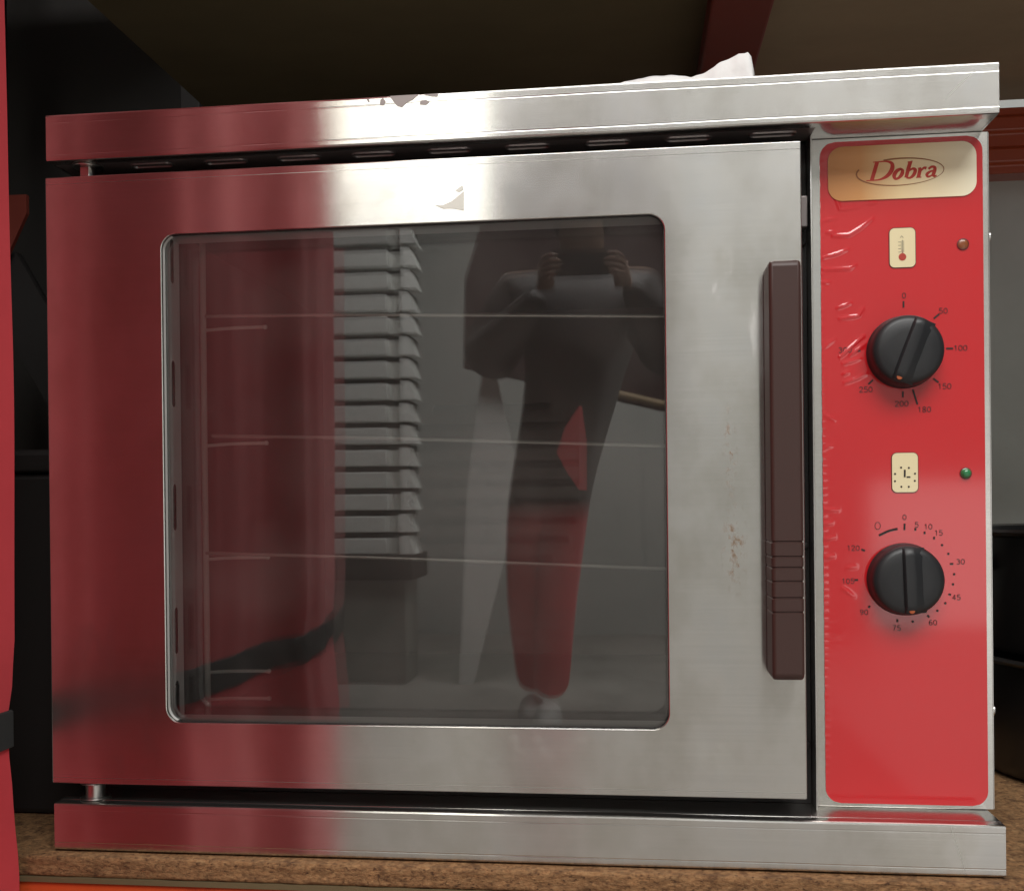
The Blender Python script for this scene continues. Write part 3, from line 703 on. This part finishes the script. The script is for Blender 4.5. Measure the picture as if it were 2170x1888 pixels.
# knobs
def knob(cx_, cz_, ang):
    bm = B(); R0 = .0318
    lathe(bm, [(.0303, 0), (.0303, .0014), (.0297, .0024), (.0292, .0110), (.0285, .0155), (.0272, .0180), (.0235, .0196), (.015, .0206), (.0005, .0211)], (0, 0, 0), 'y', 64)
    for v in bm.verts:
        v.co.y = -v.co.y
        # scoop on both sides of the grip
        if v.co.y < -.015 and abs(v.co.x) > .006: pass
    k = obj("knob", bm, "knob_black", oven, 40)
    bm = B(); L_ = []
    for i in range(17):
        t = -1+2*i/16; z = t*.0268
        top = .0246-.0022*t*t - (.0025 if abs(t) > .98 else 0); wt = .0050*(1-.12*t*t); lo = .0185 if abs(t) < .8 else .0165
        L_.append([bm.verts.new(p) for p in ((-wt-.0012, -lo, z), (-wt, -top+.0010, z), (-wt+.0012, -top, z), (wt-.0020, -top, z), (wt, -top+.0008, z), (wt+.0085, -lo, z))])
    for a, b_ in zip(L_, L_[1:]):
        for q in range(6): bm.faces.new((a[q], a[(q+1) % 6], b_[(q+1) % 6], b_[q]))
    bm.faces.new(L_[0]); bm.faces.new(list(reversed(L_[-1])))
    obj("grip", bm, "knob_black", k, 38)
    bm = B(); lathe(bm, [(.0024, 0), (.0022, .0006), (.0005, .0008)], (0, 0, 0), 'y', 18)
    for v in bm.verts: v.co.y = -.0216-v.co.y; v.co.z -= .0243
    obj("pointer_dot", bm, "knob_dot", k, 60)
    k.location = (cx_, .0406, cz_); k.rotation_euler = (0, math.radians(ang), 0)
    k.matrix_parent_inverse = oven.matrix_world.inverted(); return k
knob(.7354, .4233, 21); knob(.7340, .2336, -2)
# indicator lamps
for x, z, mt, lab in ((.7839, .5118, "lamp_amber", "unlit brown indicator lamp"), (.7845, .3215, "lamp_green", "green indicator lamp")):
    bm = B(); lathe(bm, [(.0042, 0), (.0042, .0008), (.0038, .0010), (.0038, .0018), (.0030, .0030), (.0015, .0036), (.0003, .0038)], (0, 0, 0), 'y', 28)
    for v in bm.verts: v.co = Vector((v.co.x+x, .0405-v.co.y*(1 if mt == "lamp_green" else .35), v.co.z+z))
    o = obj("indicator_lamp", bm, mt, oven, 40); o['label'] = lab
    bm = B(); lathe(bm, [(.0049, 0), (.0048, .0006), (.0043, .0007), (.0043, 0)], (0, 0, 0), 'y', 28)
    for v in bm.verts: v.co = Vector((v.co.x+x, .0406-v.co.y, v.co.z+z))
    obj("lamp_bezel", bm, "print_faint", o, 40)

# ================================================================== crumpled paper on top of the oven
def crumple(name, outline, y0, depth, label, seed):
    """a creased sheet standing up behind the fascia; outline = (x, top height)"""
    R = random.Random(seed); bm = B(); rows = []; nx = 22; ny = 10
    xs0, xs1 = outline[0][0], outline[-1][0]
    def hgt(x):
        for (a, ha), (c, hc) in zip(outline, outline[1:]):
            if a <= x <= c: return ha+(hc-ha)*(x-a)/(c-a)
        return outline[-1][1]
    for j in range(ny+1):
        t = j/ny; row = []
        for i in range(nx+1):
            x = xs0+(xs1-xs0)*i/nx; h = hgt(x)
            # front skirt up, then back slope down
            if t < .5: z = h*(t/.5)**.8; y = y0+depth*.35*t
            else: z = h*(1-((t-.5)/.5)**1.3*.9); y = y0+depth*(.17+(t-.5)*1.6)
            c = .0030*noise.noise(Vector((x*48+seed, t*4, seed)))+.0022*abs(noise.noise(Vector((x*90, t*9, seed))))-.001
            row.append(bm.verts.new((x+c*.6, y+c*1.6, H+.0008+max(0, z*1.06+(c*.5 if 0 < t < 1 and abs(t-.5) > .1 else 0)))))
        rows.append(row)
    for a, b_ in zip(rows, rows[1:]):
        for i in range(nx): bm.faces.new((a[i], a[i+1], b_[i+1], b_[i]))
    o = obj(name, bm, "paper_white", None, 75, False)
    md = o.modifiers.new("thick", 'SOLIDIFY'); md.thickness = .0006; md.offset = 0
    return tag(o, label, "paper")
crumple("crumpled_paper", [(.5600,.0205), (.5631,.0212), (.5750,.0248), (.5837,.0290), (.5876,.0318), (.5960,.0350), (.6049,.0384), (.6100,.0380), (.6143,.0392), (.6160,.0330), (.6180,.0205)], .050, .05,
        "white crumpled paper standing up on top of the oven", 3)
crumple("crumpled_paper", [(.500,.0185), (.512,.0208), (.526,.0226), (.5441,.0236), (.556,.0224), (.568,.0195)], .047, .05,
        "low folded greyish paper lying flat beside the upright crumpled one", 8)

# ================================================================== red cloth along the left
FP = [(.0,0), (.055,-.003), (.09,.004), (.20,.062), (.245,.067), (.345,.064), (.38,.067), (.46,.100), (.51,.099), (.61,.085), (.80,.042)]
CP = [(1.0,-.0225), (.50,-.0225), (.37,-.0222), (.19,-.0238), (.150,-.0262), (.115,-.0305), (.085,-.0290), (.05,-.0255), (-.02,-.0200), (-.45,-.017)]
def cloth_x(y, z):
    t = (-y)/.93
    base = CP[-1][1]
    for (za, xa), (zb, xb) in zip(CP, CP[1:]):
        if zb <= z <= za:
            u = (za-z)/(za-zb); u = u*u*(3-2*u); base = xa+(xb-xa)*u; break
    if z > CP[0][0]: base = CP[0][1]
    base += .0012*noise.noise(Vector((y*9, z*6, 1))); flare = waist = bulge = 0
    d = -y; fold = FP[-1][1]
    for (da, fa), (db, fb) in zip(FP, FP[1:]):
        if da <= d <= db: u = (d-da)/(db-da); fold = fa+(fb-fa)*u*u*(3-2*u); break
    if d > .05: fold += .0035*math.sin(d*46+z*2.2)*min(1, (d-.05)*10)
    bulge = 0
    return base+flare+waist+bulge+fold
bm = B(); ny, nz_ = 110, 180; g0 = []
for i in range(ny+1):
    y = -.020-.765*i/ny; c = []
    for j in range(nz_+1):
        z = FLOOR_Z+.02+3.7*j/nz_; c.append(bm.verts.new((cloth_x(y, z), y+.004*math.sin(z*5), z)))
    g0.append(c)
bk = []
for i in (0, ny):
    y = -.020-.765*i/ny; bk.append([bm.verts.new((cloth_x(y, FLOOR_Z+.02+3.7*j/nz_)-.16, y+(-.03 if i == 0 else .05), FLOOR_Z+.02+3.7*j/nz_)) for j in range(nz_+1)])
for i in range(ny):
    for j in range(nz_): bm.faces.new((g0[i][j], g0[i+1][j], g0[i+1][j+1], g0[i][j+1]))
for j in range(nz_):
    bm.faces.new((g0[0][j], g0[0][j+1], bk[0][j+1], bk[0][j])); bm.faces.new((g0[ny][j], bk[1][j], bk[1][j+1], g0[ny][j+1])); bm.faces.new((bk[0][j], bk[0][j+1], bk[1][j+1], bk[1][j]))
bm.faces.new([g0[i][nz_] for i in range(ny+1)]+[bk[1][nz_], bk[0][nz_]]); bm.faces.new([g0[i][0] for i in range(ny+1)]+[bk[1][0], bk[0][0]])
red = obj("red_cloth", bm, "red_fabric", None, 70); tag(red, "bright red cloth hanging at the left edge, gathered by a dark grey strap", "cloth")
bm = B(); g1 = []
for i in range(ny+1):
    y = -.0185-.768*i/ny; c = []
    z0 = .094+.008*math.sin(y*5); z1 = z0+.038-.006*math.exp(y*6)
    for (z, d) in ((z0, .0), (z0+.001, .0022), ((z0+z1)/2, .0030), (z1-.001, .0022), (z1, 0)):
        c.append(bm.verts.new((cloth_x(max(y, -.785), z)+d+.0004, y+.004*math.sin(z*5)+(.0012 if i == 0 else 0), z)))
    g1.append(c)
for i in range(ny):
    for j in range(4): bm.faces.new((g1[i][j], g1[i+1][j], g1[i+1][j+1], g1[i][j+1]))
w0 = [bm.verts.new((v.co.x-.15, v.co.y-.030, v.co.z)) for v in g1[0]]
for j in range(4): bm.faces.new((g1[0][j], g1[0][j+1], w0[j+1], w0[j]))
obj("strap", bm, "strap_grey", red, 60)

# ================================================================== things behind the oven
def pot(x, y, z, r, h, label, lid):
    t = empty("cooking_pot", (x, y, z), label, "pot")
    bm = B()
    lathe(bm, [(r*.90, 0), (r*.97, .004), (r, .016), (r, h-.006), (r+.010, h-.003), (r+.012, h), (r+.008, h+.003), (r-.003, h+.001), (r-.004, h-.01), (r-.006, .01), (r*.5, .008)], (x, y, z), 'z', 64)
    obj("pot_body", bm, "pot_black", t, 40)
    for s_ in (1, -1):
        bm = B(); tube(bm, catmull([(x+s_*(r-.002), y-.04, z+h*.72), (x+s_*(r+.035), y-.034, z+h*.74), (x+s_*(r+.040), y, z+h*.75), (x+s_*(r+.035), y+.034, z+h*.74), (x+s_*(r-.002), y+.04, z+h*.72)], 6), .006); obj("pot_handle", bm, "pot_black", t, 60)
    if lid:
        bm = B(); lathe(bm, [(r+.006, h+.003), (r+.004, h+.007), (r*.8, h+.016), (r*.4, h+.024), (.02, h+.026)], (x, y, z), 'z', 64); obj("pot_lid", bm, "pot_black", t, 40)
    return t
pot(1.095, .37, -.0013, .205, .128, "wide black cooking pot at the bottom of the stack right of the oven", False)
pot(1.070, .37, .1290, .175, .134, "black cooking pot with a shiny rim on top of the wider pot", False)
bx = empty("storage_box", (-.31, .27, -.0013), "dark lidded box in shadow between the red cloth and the oven", "box")
boxobj("box_body", (-.60, -.020, .10, .45, -.0012, .335), "box_dark", bx, .006)
boxobj("box_lid", (-.606, -.014, .094, .456, .3355, .358), "box_dark", bx, .006)

# ================================================================== what the door reflects: behind the camera
# stack of white trays
tray_me = None
for i in range(17):
    if tray_me is None:
        bm = B(); box(bm, -.228, .167, -.13, .13, .0, .067, bev=.004)
        v = []
        for yy in (.02, .125):
            v += [bm.verts.new(p) for p in ((.222, yy, .0), (.286, yy-.01, .0), (.258, yy-.01, .076), (.222, yy, .076))]
        for q in ((0,1,2,3), (7,6,5,4), (0,4,5,1), (1,5,6,2), (2,6,7,3), (3,7,4,0)): bm.faces.new([v[k] for k in q])
        box(bm, .1675, .2215, -.12, .085, .0, .0668); n0 = len(bm.faces); box(bm, -.212, .247, -.12, .080, .0672, .0926)  # dark core fills each gap, the shade there put into its colour
        bm.faces.ensure_lookup_table()
        for f_ in bm.faces[n0:]: f_.material_index = 1
        o = obj("plastic_tray", bm, "tray_white"); tray_me = o.data; tray_me.materials.append(MATS["tray_gap_shade"])
    else: o = link("plastic_tray", tray_me)
    o.location = (-.66+.013*noise.noise(Vector((i*1.7, 0, 0)))-.0014*(16-i), -3.5, .077+i*.093)
    tag(o, "white plastic tray in the tall stack mirrored in the oven window", "tray", "stacked white trays mirrored in the oven door")
stand = empty("tray_dolly", (-.66, -3.5, FLOOR_Z), "dark trolley under the stack of white trays mirrored in the oven window", "trolley")
boxobj("deck", (-.93, -.40, -3.66, -3.34, -.03, .075), "box_dark", stand, .004)
boxobj("cabinet", (-.88, -.44, -3.62, -3.38, FLOOR_Z+.001, -.031), "cabinet_grey", stand, .004)
pb = empty("white_panel", (-.12, -3.4, FLOOR_Z), "pale leaning panel beside the white trays, mirrored in the oven window", "panel")
bm = B(); v = [bm.verts.new(p) for p in ((-.22,-3.40,FLOOR_Z+.001), (-.16,-3.40,FLOOR_Z+.001), (.05,-3.42,.35), (-.09,-3.42,1.0), (-.18,-3.42,.35))]
w = [bm.verts.new(q.co+Vector((0,-.03,0))) for q in v]; bm.faces.new(v); bm.faces.new(list(reversed(w)))
for i in range(5): bm.faces.new((v[i], v[(i+1) % 5], w[(i+1) % 5], w[i]))
obj("sheet", bm, "tray_white", pb, 0)

dp = empty("dark_panel", (.42, -3.35, FLOOR_Z), "large dark maroon panel hanging behind the person, mirrored in the oven window", "panel")
bm = B(); v = [bm.verts.new((u, -3.35, t)) for u, t in ((-.01,1.70), (-.17,1.22), (-.18,.85), (.30,.74), (.66,.65), (.67,1.70))]
w = [bm.verts.new(q.co+Vector((0,-.05,0))) for q in v]; bm.faces.new(v); bm.faces.new(list(reversed(w)))
for i in range(6): bm.faces.new((v[i], v[(i+1) % 6], w[(i+1) % 6], w[i]))
obj("panel_sheet", bm, "dark_maroon", dp, 0)
bm = B(); tube(bm, [(.30, -3.33, .765), (.67, -3.33, .672)], .014); obj("hem_bar", bm, "chipboard_lit", dp, 60)
# person standing behind the camera, holding a phone up
person = empty("person", (.20, -2.62, FLOOR_Z), "person in dark jacket, red trousers and pale shoes mirrored in the oven window", "person")
def skinned(name, V, E, Rr, material, parent, levels=2, root=0):
    me = bpy.data.meshes.new(name); me.from_pydata([Vector(v) for v in V], E, []); o = link(name, me, None, parent)
    sk = o.modifiers.new("skin", 'SKIN'); sk.use_smooth_shade = True
    for i, r in enumerate(Rr):
        d = me.skin_vertices[0].data[i]; d.radius = (r, r) if not isinstance(r, tuple) else r; d.use_root = (i == root)
    ss = o.modifiers.new("sub", 'SUBSURF'); ss.levels = levels; ss.render_levels = levels
    me.materials.append(MATS[material]); return o
px, py, fz = .24, -2.66, FLOOR_Z
V = [(px, py, .34), (px+.04, py+.01, .54), (px+.09, py+.03, .76), (px+.10, py+.05, .97), (px+.11, py+.06, 1.06), (px+.11, py+.09, 1.16), (px+.11, py+.10, 1.27),
     (px-.085, py-.04, .26), (px-.10, py-.02, -.05), (px-.08, py-.10, fz+.09), (px+.035, py, .26), (px+.01, py+.08, -.05), (px-.015, py+.03, fz+.09),
     (px-.10, py+.04, .97), (px-.18, py+.07, .85), (px-.20, py+.15, .76), (px-.15, py+.25, .80), (px+.00, py+.36, .94),
     (px+.30, py+.04, .97), (px+.38, py+.07, .84), (px+.40, py+.15, .76), (px+.37, py+.25, .82), (px+.26, py+.36, .97)]
E_ = [(0,1), (1,2), (2,3), (3,4), (4,5), (5,6), (0,7), (7,8), (8,9), (0,10), (10,11), (11,12), (3,13), (13,14), (14,15), (15,16), (16,17), (3,18), (18,19), (19,20), (20,21), (21,22)]
Rr = [(.17,.13), (.22,.15), (.27,.17), (.19,.13), .065, (.078,.09), (.07,.085), .095, .072, .064, .095, .075, .066, .125, .115, .100, .080, .036, .125, .115, .100, .080, .036]
body = skinned("body", V, E_, Rr, "skin", person)
m = MATS["skin"]; N, L, b = nodes(m)     # clothes dyed by height on the one continuous body: red trousers, dark jacket, skin above the collar
tc = N.new('ShaderNodeTexCoord'); sp = N.new('ShaderNodeSeparateXYZ'); L.new(tc.outputs['Object'], sp.inputs[0])
mr = N.new('ShaderNodeMapRange'); mr.inputs[1].default_value = -.5; mr.inputs[2].default_value = 1.5; L.new(sp.outputs[2], mr.inputs[0])
col = ramp(m, mr.outputs[0], [(0, (.90,.11,.125)), (.36, (.90,.11,.125)), (.40, (.026,.018,.018)), (.775, (.026,.018,.018)), (.78, (.22,.13,.09))])
L.new(col, b.inputs['Base Color'])
bm = B(); v = [bm.verts.new(p) for p in ((.3445,-2.42,.60), (.300,-2.40,.53), (.2713,-2.41,.45), (.305,-2.40,.385), (.3416,-2.42,.33))]; w = [bm.verts.new(q.co+Vector((.02,-.10,0))) for q in v]
bm.faces.new(v); bm.faces.new(list(reversed(w)))
for i in range(5): bm.faces.new((v[i], v[(i+1) % 5], w[(i+1) % 5], w[i]))
obj("red_wedge", bm, "trousers", person, 60)  # added wedge, shaped to a red patch in the door reflection
bm = B(); bmesh.ops.create_uvsphere(bm, u_segments=20, v_segments=14, radius=1, matrix=Matrix.Translation((px+.11, py+.075, 1.26)) @ Matrix.Diagonal((.088, .105, .098, 1)))
for v in list(bm.verts):
    if v.co.z < 1.20 or (v.co.y > py+.13 and v.co.z < 1.29): bm.verts.remove(v)
obj("hair", bm, "hair", person, 60)
for s_ in (-1, 1):
    bm = B(); bmesh.ops.create_uvsphere(bm, u_segments=12, v_segments=8, radius=.011, matrix=Matrix.Translation((px+.11+s_*.031, py+.178, 1.225))); obj("eye", bm, "eye", person)
    bm = B(); bmesh.ops.create_uvsphere(bm, u_segments=12, v_segments=8, radius=1, matrix=Matrix.Translation((px+.11+s_*.080, py+.09, 1.21)) @ Matrix.Diagonal((.010, .020, .032, 1))); obj("ear", bm, "hair", person)
for (sx, sy) in ((px-.08, py-.06), (px-.015, py+.07)):
    bm = B(); bmesh.ops.create_uvsphere(bm, u_segments=20, v_segments=12, radius=1, matrix=Matrix.Translation((sx, sy+.05, fz+.042)) @ Matrix.Diagonal((.048, .135, .055, 1)))
    for v in bm.verts: v.co.z = max(v.co.z, fz+.0012)
    obj("shoe", bm, "shoe", person, 60)
def hand(cx_, cy_, cz_, s_):
    V = [(cx_, cy_, cz_), (cx_, cy_+.05, cz_+.03)]; E2 = [(0, 1)]; R2 = [.026, .030]
    for k, (dz, ln) in enumerate(((.027, .050), (.009, .060), (-.009, .056), (-.027, .044))):
        i = len(V); V += [(cx_-s_*.004, cy_+.085, cz_+.045+dz), (cx_-s_*ln*.45, cy_+.118, cz_+.047+dz), (cx_-s_*ln, cy_+.116, cz_+.047+dz)]
        E2 += [(1, i), (i, i+1), (i+1, i+2)]; R2 += [.011, .009, .0075]
    i = len(V); V += [(cx_-s_*.022, cy_+.060, cz_+.030), (cx_-s_*.050, cy_+.075, cz_+.040)]; E2 += [(0, i), (i, i+1)]; R2 += [.012, .009]
    return V, E2, R2
mat("hand_skin", (.24,.14,.10), .6)
for hx, s_ in ((px+.01, -1), (px+.25, 1)):
    V, E2, R2 = hand(hx, py+.36, .95, s_); skinned("hand", V, E2, R2, "hand_skin", person, 1)
ph = boxobj("phone", (px+.04, px+.21, py+.455, py+.465, .965, 1.045), "phone", None, .004); tag(ph, "dark phone held up by the person mirrored in the oven window", "phone")
